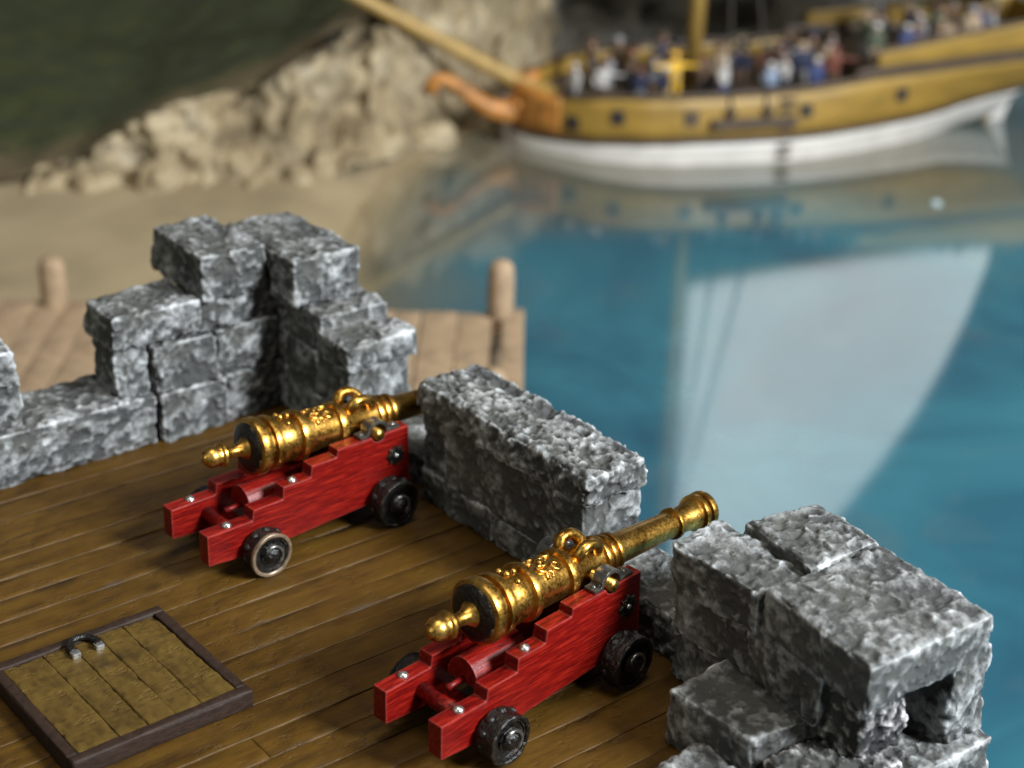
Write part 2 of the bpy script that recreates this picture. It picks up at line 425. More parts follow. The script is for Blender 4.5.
# cliff: a steep rock face whose foot follows FOOT and whose crest runs behind it
FOOT_R = [-60, -28.5, -25.6, -20.8, -15.2, -11.0, -5.5, -2.0, 1.5, 8, 14, 24, 34, 50]
FOOT_F = [89, 89.5, 90.5, 91.7, 92.2, 95.3, 102.0, 108.5, 115, 119.5, 124, 129, 133, 140]
TOP_H = [1.5, 1.5, 1.9, 3.8, 5.6, 8.2, 10.0, 11.5, 12, 10, 9.5, 8.5, 7, 5]
def cliff_fn_factory(rough):
    def fn(r_, s):
        # s 0..1 climbs the face, 1..2 runs back over the crest
        f0 = float(np.interp(r_, FOOT_R, FOOT_F)); H = float(np.interp(r_, FOOT_R, TOP_H))
        if s <= 1: f_ = f0+s*(1.0+H*0.42); z = -10.9+H*1.0*(s**0.9)
        else: f_ = f0+1.0+H*0.42+(s-1)*5; z = -10.9+H-(s-1)*1.2
        v = Vector((r_*0.15, f_*0.15, z*0.19))
        a = noise.fractal(v, 0.8, 2.1, 5)
        c_ = noise.voronoi(v*1.9)[0]; sc = c_[1]-c_[0]
        k = min(1, 0.35+H/6)
        rg = noise.ridged_multi_fractal(v*1.6, 0.8, 2.1, 4, 0.95, 1.8)
        disp = rough*k*(1.7*a+0.35*min(sc, 0.45)+0.55*(rg-1.3))
        x, y = RF(r_+0.5*disp*noise.noise(v*3), f_-disp)
        return x, y, z+disp*0.55, max(0, min(1, 0.1+sc*1.5+0.3*a))
    return fn
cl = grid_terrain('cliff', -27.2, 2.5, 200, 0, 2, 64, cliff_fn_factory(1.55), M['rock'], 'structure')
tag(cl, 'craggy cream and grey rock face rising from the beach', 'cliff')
cl2 = grid_terrain('cliff', 2.0, 50, 150, 0, 2, 48, cliff_fn_factory(1.5), M['rock_grey_shade'], 'structure')
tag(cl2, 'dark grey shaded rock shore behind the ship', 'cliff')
def boulder(r_, f_, sx, sy, sz, rz, seed, label):
    x, y = RF(r_, f_); c_, s_ = math.cos(rz), math.sin(rz); cs = []
    for k in range(8):
        a = (sx if k & 1 else -sx)/2*(0.8 if k & 4 else 1); b_ = (sy if k & 2 else -sy)/2*(0.75 if k & 4 else 1)
        cs.append([x+a*c_-b_*s_, y+a*s_+b_*c_, -11.4+(sz+0.4 if k & 4 else 0)])
    o = carve('boulder', cs, M['rock'], None, seed, res=0.16, rad=0.6, amp=0.35, scale=0.55, cap=30)
    tag(o, label, 'rock', 'boulders at the foot of the cliff')
boulder(-5.8, 103.6, 4.2, 2.2, 1.3, YAW-1.4, 901, 'low pale flat boulder reaching into the water beside the bow')
boulder(-20.2, 91.4, 2.8, 2.4, 2.3, 0.4, 902, 'blocky cream boulder standing on the sand below the hill')
boulder(-23.6, 91.2, 3.4, 2.0, 1.7, 0.2, 903, 'leftmost low cream boulder on the sand')
boulder(-12.6, 93.4, 2.6, 1.8, 1.5, 0.9, 904, 'small tan boulder at the cliff foot beyond the stone corner')
# grass hill behind the crest
def hill_fn(r_, f_):
    f0 = float(np.interp(r_, FOOT_R, FOOT_F)); H = float(np.interp(r_, FOOT_R, TOP_H))
    cz = -10.9+H
    d = f_-(f0+0.6+H*0.42)
    v = Vector((r_*0.09, f_*0.09, 7))
    z = cz-0.35+max(0, d)*0.055+0.5*noise.fractal(v*2.5, 0.8, 2, 4)+0.12*noise.noise(v*25)
    return (*RF(r_, f_), z if d > -0.5 else cz-3.0, 0.5)
def hill_grid():
    vs, fs = [], []; nr, nf = 160, 90
    for j in range(nf+1):
        for i in range(nr+1):
            r_ = -75+95*i/nr
            f0 = float(np.interp(r_, FOOT_R, FOOT_F)); H = float(np.interp(r_, FOOT_R, TOP_H))
            f_ = f0+0.4+H*0.42+0.6*noise.noise(Vector((r_*0.5, 1, 1)))+60*(j/nf)**1.6
            vs.append(hill_fn(r_, f_)[:3])
    for j in range(nf):
        for i in range(nr):
            a = j*(nr+1)+i; fs.append((a, a+1, a+nr+2, a+nr+1))
    return vs, fs
hv, hf = hill_grid()
hill = mesh_obj('hill', hv, hf, M['grass'])
a_ = hill.data.attributes.new('earth', 'FLOAT', 'POINT'); a_.data.foreach_set('value', np.array([max(0, 1-60*((i//161)/90)**1.6/10) for i in range(len(hv))], np.float32))
tag(hill, 'dark green grassy hillside above the rocks', 'hill', kind='structure')

# water: glossy painted resin
mt, nt, b = new_mat('painted_resin_water'); M['water'] = mt
f = noise_tex(nt, 0.055, 4, 0.55, dist=0.8); f2 = noise_tex(nt, 0.16, 4, 0.6, dist=0.5)
c = ramp(nt, f, [(0.30, (0.009, 0.046, 0.078)), (0.46, (0.015, 0.084, 0.124)), (0.60, (0.026, 0.130, 0.172)), (0.75, (0.075, 0.155, 0.178))])
c = mixc(nt, ramp(nt, f2, [(0.55, (0.0,)*3), (0.80, (0.35,)*3)]), c, (0.11, 0.13, 0.125))
sh = attr(nt, 'shore')  # shore tint, plus the hull's reflection painted in under the ship
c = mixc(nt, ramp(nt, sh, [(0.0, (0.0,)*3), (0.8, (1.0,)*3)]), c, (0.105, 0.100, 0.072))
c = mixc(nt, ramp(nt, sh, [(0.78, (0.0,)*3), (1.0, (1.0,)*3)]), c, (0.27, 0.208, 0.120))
nt.links.new(ramp(nt, sh, [(0.80, (0.5,)*3), (1.0, (0.06,)*3)]), b.inputs['Specular IOR Level'])
nt.links.new(c, b.inputs['Base Color']); b.inputs['Roughness'].default_value = 0.075
b.inputs['IOR'].default_value = 2.35
bump(nt, b, noise_tex(nt, 0.35, 2, 0.4), 0.02, 0.15)
vs, fs, sa = [], [], []
nr, nf = 160, 160
for j in range(nf+1):
    for i in range(nr+1):
        r_ = -40+200*i/nr; f_ = 2+220*j/nf
        vs.append((*RF(r_, f_), WZ))
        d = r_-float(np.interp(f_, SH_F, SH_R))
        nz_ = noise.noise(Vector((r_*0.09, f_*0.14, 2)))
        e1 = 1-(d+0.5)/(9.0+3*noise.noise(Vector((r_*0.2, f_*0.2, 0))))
        e2 = max(0, min(1, (f_-88-6*nz_)/12))*max(0, min(1, (40-r_)/14))*0.80       # olive band painted in as the hull's reflection below the ship
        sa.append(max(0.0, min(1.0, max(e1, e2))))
for j in range(nf):
    for i in range(nr):
        a = j*(nr+1)+i; fs.append((a, a+1, a+nr+2, a+nr+1))
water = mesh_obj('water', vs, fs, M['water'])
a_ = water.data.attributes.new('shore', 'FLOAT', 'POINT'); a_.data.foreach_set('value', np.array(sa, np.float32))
tag(water, 'glossy teal blue painted water reflecting the ship', 'water', kind='structure')

# tower under the deck
def tower():
    t = carve('tower_wall', hexa(6, 23.6, 16.6, 39.2, -11.6, -0.45, 5, 0), M['stone'], None, 51, res=0.35, rad=0.3, amp=0.2, scale=0.6, cap=70)
    tag(t, 'grey stone tower body below the plank deck', 'wall', kind='structure')
tower()

# ------------------------------------------------------------------ plank deck
deck = empty('deck', (15, 28, 0)); tag(deck, 'dark brown weathered plank deck of the fort', 'deck', kind='structure')
rnd = random.Random(11)
box('deck_bed', 6.4-15, 22.9-15, 18.6-28, 38.0-28, -0.44, -0.10, M['mortar'], deck, 0)
ys = [18.70, 19.55, 20.42, 21.35, 22.28, 23.12, 23.97, 24.74, 25.67, 26.55, 27.41, 28.19, 29.11, 29.89, 30.72, 31.60, 32.46, 33.25, 34.12, 34.95, 35.85, 36.70, 37.9]
for k in range(len(ys)-1):
    xs = [6.5]; x = 6.5+rnd.uniform(6, 75)
    while x < 20.3: xs.append(x); x += rnd.uniform(14, 20)
    xs.append(22.8)
    for a in range(len(xs)-1):
        g = 0.010
        sk = rnd.uniform(-0.03, 0.03)
        hx = hexa(xs[a]+g, xs[a+1]-g, ys[k]+g, ys[k+1]-g, -0.22, rnd.uniform(-0.014, 0.014), k*9+a, 0.014)
        carve('plank', hx, M['deck'], deck, 100+k*9+a, base=(15, 28, 0), res=0.10, rad=0.020, amp=0.024, scale=1.0, stretch=(0.45, 2.2, 1.5), pits=0.6, cap=140)

# ------------------------------------------------------------------ parapets
def parapet(name, base, label, blocks, cores):
    e = empty(name, base); tag(e, label, 'parapet')
    for i, (kind_, args, kw) in enumerate(blocks):
        seed = kw.pop('seed')
        hx = hexa(*args, seed, kw.pop('jit', 0.07), kw.pop('tweak', None)) if kind_ == 'b' else quad_block(*args, seed)
        mat = M[kw.pop('mat', 'stone')]
        carve('stone', hx, mat, e, seed+300, base=base, **kw)
    for c_ in cores:
        box('joint_filling', c_[0]-base[0], c_[1]-base[0], c_[2]-base[1], c_[3]-base[1], c_[4]-base[2], c_[5]-base[2], M['mortar'], e, 0)
    return e
B = lambda *a, **k: ('b', a, k)
Q = lambda q, z0, z1, **k: ('q', (q, z0, z1), k)
parapet('corner_parapet', (20, 38, 0), 'stepped grey stone corner parapet beyond the farther cannon', [
    B(11.5, 18.15, 37.35, 39.5, -0.05, 1.45, seed=1, amp=0.09, pits=1.3),                 # long low course
    B(11.6, 14.55, 37.55, 39.3, 1.42, 2.62, seed=2), B(11.4, 14.5, 37.6, 39.2, 2.6, 3.5, seed=3),
    B(17.1, 19.6, 37.5, 39.2, 2.88, 3.80, seed=4), B(17.15, 18.15, 37.55, 38.9, 1.42, 2.92, seed=5),
    B(18.2, 20.05, 37.32, 38.9, 1.42, 2.74, seed=6), B(18.2, 20.3, 37.30, 38.9, -0.05, 1.45, seed=7),
    B(19.55, 22.1, 37.52, 39.2, 2.72, 3.62, seed=8), B(20.0, 22.1, 37.5, 39.2, 1.35, 2.76, seed=9), B(20.25, 22.1, 37.45, 39.2, -0.05, 1.38, seed=10),
    B(19.75, 21.6, 37.4, 40.4, 3.60, 4.92, seed=11),
    B(21.72, 23.8, 36.1, 39.8, 3.40, 4.80, seed=12, jit=0.03),
    B(22.05, 24.15, 35.3, 37.2, 2.2, 3.42, seed=13), B(22.0, 24.2, 34.0, 35.5, 2.25, 3.02, seed=14),
    B(22.05, 24.1, 34.1, 35.7, 0.95, 2.28, seed=15), B(22.0, 24.1, 34.15, 35.9, -0.05, 1.0, seed=16),
    B(22.05, 24.1, 35.7, 37.4, 0.0, 2.25, seed=17), B(22.0, 24.1, 37.2, 39.3, 0.0, 3.45, seed=18),
    B(22.5, 24.2, 30.75, 34.2, -0.1, 0.75, seed=19)],
    [(12, 23.8, 37.9, 39.0, 0, 1.2), (17.5, 22, 38.0, 38.7, 0.2, 3.5), (22.4, 23.7, 34.4, 39, 0.1, 2.6), (20.2, 23.6, 38, 39.6, 3, 4.4)])
parapet('merlon', (23, 27.7, 0), 'rough topped grey stone merlon standing between the two cannons', [
    B(21.98, 23.95, 24.55, 30.95, 2.55, 3.25, seed=21, amp=0.13, pits=1.35, scale=1.25, cap=110),
    B(22.1, 23.85, 24.68, 29.85, 0.77, 2.6, seed=22, amp=0.09, jit=0.03), B(22.08, 23.85, 29.8, 30.8, 0.88, 2.6, seed=23, jit=0.03),
    B(22.12, 23.85, 24.72, 28.0, -0.05, 0.80, seed=24, jit=0.03), B(22.06, 23.85, 27.9, 30.85, -0.05, 0.92, seed=25, jit=0.03),
    B(22.2, 24.1, 21.3, 24.75, -0.1, 1.05, seed=26)],
    [(22.35, 23.6, 25, 30.5, 0.1, 3.0)])
parapet('corner_merlon', (23, 18, 0), 'big rough grey stone corner merlon beside the nearer cannon muzzle', [
    Q([(21.18, 15.7), (24.55, 15.6), (21.66, 18.8), (24.82, 18.6)], 2.55, 3.55, seed=31, amp=0.09, res=0.07),    # R1 cap
    Q([(22.85, 18.72), (24.85, 18.68), (23.1, 20.8), (25.05, 20.5)], 2.5, 3.6, seed=32),
    Q([(21.6, 18.9), (22.95, 18.7), (21.52, 21.35), (23.1, 21.4)], 2.35, 3.40, seed=33),
    Q([(21.75, 19.0), (24.7, 18.7), (21.7, 21.3), (24.9, 20.6)], 1.2, 2.45, seed=34),
    Q([(21.85, 19.6), (24.7, 18.7), (21.9, 21.5), (24.9, 20.7)], -0.05, 1.25, seed=35),
    Q([(21.5, 17.0), (23.0, 17.0), (21.7, 19.2), (23.2, 19.0)], 1.25, 2.6, seed=36),
    Q([(20.3, 17.55), (22.15, 17.15), (20.12, 19.75), (22.4, 19.8)], -0.05, 1.32, seed=37, amp=0.09, res=0.07),   # low stone
    Q([(18.0, 16.6), (20.35, 16.4), (18.0, 18.75), (20.25, 18.85)], -0.05, 0.55, seed=38),
    Q([(21.75, 16.2), (22.9, 16.0), (21.85, 17.3), (22.9, 17.3)], 0.9, 2.62, seed=39, mat='stone_rough', amp=0.11, pits=1.4, scale=1.5),
    Q([(20.2, 15.9), (22.5, 15.6), (20.4, 17.3), (22.5, 17.2)], -0.6, 0.98, seed=40, mat='stone_rough', amp=0.11, pits=1.4, scale=1.5),
    Q([(24.0, 15.85), (25.1, 15.8), (24.0, 17.6), (25.1, 17.6)], 0.45, 2.55, seed=41),
    Q([(22.4, 15.6), (25.2, 15.5), (22.4, 18.0), (25.2, 18.0)], -0.8, 0.48, seed=42),
    Q([(23.3, 17.5), (25.0, 17.5), (23.3, 18.8), (25.0, 18.8)], 0.4, 2.55, seed=43),
    Q([(20.0, 15.4), (25.3, 15.2), (20.0, 18.0), (25.3, 18.0)], -2.6, -0.75, seed=44, res=0.12)],
    [(22.1, 24.4, 19, 20.4, 0, 3.0), (21.9, 22.8, 17.4, 18.8, 0.2, 2.6)])

# ------------------------------------------------------------------ trapdoor
hb = (12.1, 27.6, 0)
td = empty('trapdoor', hb, R(0.8)); tag(td, 'ochre plank trapdoor in a dark frame with ring pull', 'trapdoor')
def carve_local(name, x0, x1, y0, y1, z0, z1, mat, parent, seed, **kw):
    return carve(name, hexa(x0, x1, y0, y1, z0, z1, seed, kw.pop('jit', 0.01)), mat, parent, seed, **kw)
fw_ = 0.25
carve_local('frame_rail', -2.0, 2.0, -2.0, -2.0+fw_, 0.0, 0.42, M['hatch_frame'], td, 61, rad=0.04, amp=0.02, stretch=(0.5, 2, 2))
carve_local('frame_rail', -2.0, 2.0, 2.0-fw_, 2.0, 0.0, 0.42, M['hatch_frame'], td, 62, rad=0.04, amp=0.02, stretch=(0.5, 2, 2))
carve_local('frame_stile', -2.0, -2.0+fw_, -2.0+fw_, 2.0-fw_, 0.0, 0.415, M['hatch_frame'], td, 63, rad=0.04, amp=0.02, stretch=(2, .5, 2))
carve_local('frame_stile', 2.0-fw_, 2.0, -2.0+fw_, 2.0-fw_, 0.0, 0.415, M['hatch_frame'], td, 64, rad=0.04, amp=0.02, stretch=(2, .5, 2))
px = [-1.75, -0.86, -0.22, 0.38, 0.98, 1.75]
for k in range(5):
    carve_local('board', px[k]+0.006, px[k+1]-0.006, -1.75, 1.75, 0.08, 0.375, M['hatch_wood'], td, 70+k, rad=0.016, amp=0.030, stretch=(1.6, 0.7, 1.2), pits=1.0, res=0.05, scale=1.3)
ring = empty('ring_pull'); ring.parent = td; ring.location = (-0.05, 1.50, 0.385); ring.scale = (1.0, 0.95, 0.9)
arc = [(0.29*math.cos(a), 0.30*math.sin(a)*1.1-0.02, 0.07+0.02*math.sin(a)) for a in [R(x) for x in range(-35, 216, 12)]]
tube('ring', arc, 0.085, M['black'], ring, 12)
for s in (-1, 1):
    box('ring_foot', s*0.27-0.10, s*0.27+0.10, -0.30, -0.12, -0.04, 0.12, M['silver'], ring, 0.03)

# ------------------------------------------------------------------ cannon
def children(o): return [c_ for c_ in bpy.data.objects if c_.parent == o]
def roughen(o, amp, sc, seed):
    off_ = Vector((seed*3.7, seed*1.3, seed))
    for v in o.data.vertices: v.co += noise.noise_vector(v.co*sc+off_)*amp
def make_cannon():
    root = empty('cannon')
    CH = [(0, 0.50), (0, 1.24), (1.16, 1.24), (1.20, 1.50), (1.98, 1.50), (2.00, 1.80), (2.74, 1.80), (2.78, 2.08), (3.46, 2.08), (3.50, 2.26),
          (4.46, 2.26), (4.52, 2.16), (4.66, 2.11), (4.80, 2.16), (4.86, 2.26), (5.52, 2.26), (5.56, 0.62), (1.75, 0.42), (0.9, 0.42)]
    W = 1.88; T = 0.36
    for side in (0, 1):
        d0, d1 = (0, T) if side == 0 else (W-T, W)
        ck = extrude_poly('cheek', CH, lambda a, b_, d: Vector((a, d, b_)), d0, d1, M['red'], root, 0.03)
        out = 0 if side == 0 else W; sg = -1 if side == 0 else 1; mid = (d0+d1)/2
        for u, w_ in ((0.60, 1.24), (2.34, 1.80), (3.12, 2.08)):
            if u < 3: dome('bolt', (u, mid, w_), 0.11, M['silver'], ck)
        # rosette plate on the outside
        vs, fs = [], []
        n = 16
        prof = []
        for k in range(n):
            a = 2*math.pi*k/n; rr = 0.27 if k % 2 == 0 else 0.19; prof.append((5.12+rr*math.cos(a), 1.62+rr*math.sin(a)))
        extrude_poly('rosette', prof, lambda a, b_, d: Vector((a, d, b_)), out-0.02*sg*-1 if False else out-0.01*sg, out+0.06*sg, M['black'], ck, 0.015)
        dome('stud', (5.12, out+0.06*sg, 1.62), 0.06, M['silver'], ck, (0, sg, 0))
        # cap square over the trunnion
        arch = [(4.16, 2.275), (4.42, 2.275)]+[(4.66+0.24*math.cos(a), 2.30+0.24*math.sin(a)) for a in [R(x) for x in range(175, 4, -17)]]+[(4.90, 2.275), (5.30, 2.275)]
        arch += [(5.30, 2.335), (4.98, 2.34)]+[(4.66+0.31*math.cos(a), 2.31+0.31*math.sin(a)) for a in [R(x) for x in range(5, 176, 17)]]+[(4.34, 2.34), (4.16, 2.335)]
        extrude_poly('cap_square', arch, lambda a, b_, d: Vector((a, d, b_)), d0+0.03, d1-0.03, M['steel_dark'], ck, 0.012)
        for u in (4.27, 5.17): dome('bolt', (u, mid, 2.335), 0.055, M['steel_dark'], ck)
        # eye bolt on the rear face
    # transoms, bed, quoin
    extrude_poly('front_transom', [(4.95, 0.7), (4.95, 1.9), (5.35, 1.9), (5.35, 0.7)], lambda a, b_, d: Vector((a, d, b_)), T, W-T, M['red'], root, 0.03)
    tube('rear_transom', [(0.92, T-0.02, 0.86), (0.92, W-T+0.02, 0.86)], 0.17, M['red'], root, 8)
    extrude_poly('bed', [(1.6, 0.92), (1.6, 1.12), (4.9, 1.45), (4.9, 1.25)], lambda a, b_, d: Vector((a, d, b_)), T, W-T, M['red'], root, 0.02)
    half = [(0.94+0.42*math.cos(a), 1.10+0.52*math.sin(a)) for a in [R(x) for x in range(0, 181, 15)]]
    qn = extrude_poly('quoin', half, lambda a, b_, d: Vector((d, a, b_)), 1.45, 2.9, M['red'], root, 0.02)
    tube('handle', [(1.48, 0.94, 1.16), (1.20, 0.94, 1.13), (1.04, 0.94, 1.12)], [0.07, 0.06, 0.085], M['red'], qn, 10)
    # axles and trucks
    for u, r_, nm in ((1.32, 0.535, 'rear'), (4.86, 0.585, 'front')):
        box('axle', u-0.22, u+0.22, 0.0, W, r_-0.18, r_+0.2, M['red'], root, 0.03)
        for side in (0, 1):
            sg = -1 if side == 0 else 1; o0 = 0 if side == 0 else W
            wh = empty('wheel'); wh.parent = root; wh.location = (u, o0+sg*0.03, r_)
            ax = (0, sg, 0)
            lathe('tread', [(0, 0.10), (0, r_-0.06), (0.05, r_-0.015), (0.40, r_-0.015), (0.44, r_-0.05), (0.44, r_*0.74), (0.395, r_*0.70), (0.395, 0.2)], (0, 0, 0), ax, M['black'], wh, 36)
            lathe('rim', [(0.41, r_*0.99), (0.475, r_*0.98), (0.49, r_*0.95), (0.49, r_*0.86), (0.47, r_*0.82), (0.40, r_*0.82)], (0, 0, 0), ax, M['black'], wh, 36, True, False)
            lathe('hub', [(0.37, 0.02), (0.37, 0.24), (0.44, 0.25), (0.47, 0.20), (0.54, 0.17), (0.58, 0.10), (0.585, 0.02)], (0, 0, 0), ax, M['black'], wh, 20)
            for w_ in children(wh): roughen(w_, 0.022, 4.0, u+side*7)
            # linchpin scroll
            pts = [Vector((0.26*math.cos(a)*(1-0.25*t), sg*0.52, 0.24*math.sin(a))) for t, a in [(k/9, R(-60+k*24)) for k in range(10)]]
            tube('linchpin', pts, 0.045, M['steel_dark'], wh, 8)
            for k in range(10):
                a = 2*math.pi*(k+0.3)/10
                cpt = Vector((math.cos(a)*(r_-0.03), sg*0.15, math.sin(a)*(r_-0.03)))
                dome('nail', cpt, 0.10, M['black'], wh, (math.cos(a), 0, math.sin(a)), 0.55)
    # barrel, lathe along a slightly dipped axis
    A0 = Vector((0.66, W/2, 2.58)); A1 = Vector((9.20, W/2, 2.03)); ax = (A1-A0).normalized()
    def ax_pt(u): return A0+ax*(u-0.66)
    def ring_(u, r0, r1, wd):      # rounded moulding
        return [(u-wd, r0), (u-wd*0.8, r1*0.985), (u-wd*0.3, r1), (u+wd*0.3, r1), (u+wd*0.8, r1*0.985), (u+wd, r0)]
    P = [(1.66, 0.12), (1.67, 0.36), (1.70, 0.50), (1.72, 0.60), (1.75, 0.655), (1.80, 0.67), (1.93, 0.67), (1.97, 0.655), (1.99, 0.55)]
    P += [(2.08, 0.53)]+ring_(2.22, 0.53, 0.635, 0.10)+[(2.36, 0.52), (2.46, 0.53), (2.60, 0.545), (2.72, 0.535), (2.82, 0.51)]
    P += ring_(2.96, 0.50, 0.605, 0.10)+[(3.10, 0.49), (3.88, 0.465)]
    P += ring_(4.04, 0.46, 0.56, 0.11)+[(4.20, 0.43), (5.05, 0.395)]
    P += ring_(5.18, 0.39, 0.475, 0.08)+ring_(5.40, 0.36, 0.435, 0.07)+ring_(5.60, 0.35, 0.42, 0.06)
    P += [(5.72, 0.335), (7.50, 0.285)]+ring_(7.64, 0.28, 0.35, 0.06)+[(7.75, 0.28), (8.08, 0.295), (8.32, 0.35)]
    P += ring_(8.44, 0.345, 0.42, 0.08)+ring_(8.66, 0.35, 0.43, 0.09)+[(8.80, 0.36), (8.82, 0.33), (8.82, 0.2), (8.78, 0.17), (7.8, 0.165), (7.8, 0.01)]
    org = A0-ax*0.66
    bar = lathe('barrel', P, org, ax, M['gold'], root, 56)
    # black disc over the breech stands for the shade inside the base ring
    lathe('breech_shade', [(1.645, 0.02), (1.65, 0.36), (1.68, 0.49), (1.705, 0.575), (1.66, 0.5), (1.62, 0.3), (1.62, 0.02)], org, ax, M['black'], bar, 40)
    ball = [(0.52, 0.02), (0.54, 0.08), (0.58, 0.13), (0.62, 0.15)]
    ball += [(0.78+0.245*math.sin(a), 0.245*math.cos(a)) for a in [R(x) for x in (-50, -30, -10, 10, 30)]]
    ball += [(0.95, 0.225), (0.98, 0.285), (1.04, 0.285), (1.07, 0.20), (1.16, 0.15), (1.30, 0.13), (1.45, 0.15), (1.58, 0.22), (1.66, 0.30), (1.68, 0.05)]
    lathe('cascabel', ball, org, ax, M['gold'], root, 30)
    tube('trunnion', [(4.66, -0.04, 2.28), (4.66, W+0.04, 2.28)], 0.14, M['gold'], root, 24)
    # things raised on the barrel surface: crest, vent ornament, dolphins
    e_up = (Vector((0, 0, 1))-ax*ax.z).normalized(); e_s = ax.cross(e_up)
    def surf(u, ang, r_): return org+ax*u+(e_up*math.cos(ang)+e_s*math.sin(ang))*r_
    rr = random.Random(4); ds = []
    for (u0, a0, pts_) in ((3.27, -0.35, 9), (3.35, 0.30, 9), (3.57, -0.05, 9), (3.71, 0.42, 8), (3.75, -0.42, 8), (3.47, 0.75, 7), (3.47, -0.75, 7), (3.45, 0.12, 6)):
        pp = []; ph = rr.uniform(0, 6.28)
        for k in range(pts_):
            t = k/(pts_-1); q = ph+t*5.2; rad_ = 0.13*(1-0.65*t)
            pp.append(surf(u0+rad_*math.cos(q), a0+rad_*math.sin(q)/0.5, 0.49))
        ds.append(tube_data(pp, [0.045*(1-0.4*k/(pts_-1)) for k in range(pts_)], 6))
    fix_normals(mesh_obj('crest', *join_data(*ds), M['gold'], bar))
    for k, (u, a_) in enumerate(((2.60, 0.50), (2.60, -0.50), (2.54, 0.0), (2.72, 0.0))):
        dome('vent_knob', surf(u, a_, 0.54), 0.085 if k > 1 else 0.07, M['gold'], bar, tuple(surf(u, a_, 1)-surf(u, a_, 0)), 1.0)
    for s in (-1, 1):
        a0 = s*0.52
        pp = [surf(4.34, a0, 0.36), surf(4.34, a0, 0.53), surf(4.40, a0*0.92, 0.66), surf(4.53, a0*0.85, 0.69), surf(4.70, a0*0.85, 0.68), surf(4.83, a0*0.9, 0.60), surf(4.91, a0, 0.51), surf(4.95, a0, 0.35)]
        tube('lifting_dolphin', pp, [0.12, 0.13, 0.14, 0.125, 0.115, 0.12, 0.13, 0.14], M['gold'], bar, 10)
    return root

def children(o): return [c_ for c_ in bpy.data.objects if c_.parent == o]
def copy_tree(o, parent=None):
    c_ = o.copy(); COL.objects.link(c_)
    c_.parent = parent
    for ch in children(o): copy_tree(ch, c_)
    return c_
S_ = 21/13
c2 = make_cannon(); c2.scale = (1.045, 1.045, 1.045)
c1 = copy_tree(c2)
c2.location = (9.93*S_-0.27, 13.32*S_-0.17, 0.0); c2.rotation_euler = (0, 0, R(7.35))
c1.location = (9.83*S_-0.20, 18.81*S_-0.16, 0.0); c1.rotation_euler = (0, 0, R(2.68))
tag(c2, 'gold cannon on red stepped carriage, whole barrel visible, nearer the camera', 'cannon', 'ship cannons on the fort deck')
tag(c1, 'gold cannon on red stepped carriage with one tan rimmed wheel, farther from the camera', 'cannon', 'ship cannons on the fort deck')
for wh in [o for o in children(c1) if o.name.startswith('wheel')]:
    if wh.location.x < 2 and wh.location.y < 0:
        for p_ in children(wh):
            if p_.name.startswith('rim'):
                p_.data = p_.data.copy(); p_.data.materials[0] = M['rim_tan']; p_['label'] = 'worn tan bronze rim'

# ------------------------------------------------------------------ pier
pbx, pby = RF(-10, 62)
pier = empty('pier', (pbx, pby, WZ), YAW-math.pi/2)         # local x = right, local y = forward
tag(pier, 'pale tan plank pier with rounded posts behind the fort', 'pier')
rnd = random.Random(5)
def pier_box(name, x0, x1, y0, y1, z0, z1, seed, mat='pier_wood'):
    return carve(name, hexa(x0, x1, y0, y1, z0, z1, seed, 0.02), M[mat], pier, seed, res=0.3, rad=0.04, amp=0.02, scale=0.8, stretch=(2, 0.3, 1), cap=40)
x = -34.0; k = 0
while x < 9.0:
    w = rnd.uniform(1.15, 1.7); x1 = min(x+w, 9.5)
    pier_box('plank', x+0.03, x1-0.03, -13+rnd.uniform(-.1, .1), 7.9+rnd.uniform(-0.04, 0.04), 2.35, 2.70+rnd.uniform(-0.03, 0.03), 800+k); x = x1; k += 1
pier_box('edge_beam', 9.5, 10.45, -13, 8.2, 2.1, 2.82, 890)
pier_box('cross_beam', -34, 9.5, 6.6, 7.4, 1.6, 2.33, 891); pier_box('cross_beam', -34, 9.5, -1, -0.2, 1.6, 2.33, 892)
def pier_post(x_, y_, top, seed):
    prof = [(-3, 0.62), (1.5, 0.62), (2.6, 0.60), (top-0.55, 0.58), (top-0.25, 0.52), (top-0.08, 0.36), (top, 0.05)]
    lathe('post', prof, (x_, y_, 0), (0, 0, 1), M['pier_wood'], pier, 20, False)
pier_post(9.4, 7.7, 5.3, 1); pier_post(9.2, 0.0, 3.6, 2); pier_post(-10.4, 7.7, 4.9, 3)
pier_post(-27, 7.7, 5.3, 4)

# ------------------------------------------------------------------ ship
SH = empty('sailing_ship', (65.32, 81.57, WZ), math.atan2(-0.415, 0.9093))   # local x aft, local y away from the fort
tag(SH, 'yellow sided sailing ship with white bottom and orange scrolled bow', 'ship')
M['yellow'] = plain('ochre_yellow_paint', (0.235, 0.138, 0.020), 0.5, 0, 0.25, 0.5, 0.1, 0.05, (0.6, 1, 2))
M['white'] = plain('off_white_bottom', (0.50, 0.47, 0.43), 0.5, 0, 0.12, 0.6, 0.1)
M['brown'] = plain('dark_brown_wale', (0.055, 0.034, 0.020), 0.55, 0, 0.3, 1, 0.1)
M['orange'] = plain('orange_carving', (0.36, 0.145, 0.024), 0.5, 0, 0.45, 1.5, 0.3)
M['spar'] = plain('ochre_spar', (0.30, 0.185, 0.045), 0.5, 0, 0.2, 1, 0.1)
M['shipdeck'] = plain('brown_ship_deck', (0.06, 0.042, 0.028), 0.7, 0, 0.35, 1, 0.1)
M['port'] = plain('black_gunport', (0.010, 0.009, 0.010), 0.6)
M['sail'] = plain('cream_sailcloth', (0.80, 0.78, 0.72), 0.9, 0, 0.05, 0.3, 0.1)
M['rope'] = plain('dark_rope', (0.05, 0.04, 0.03), 0.9)
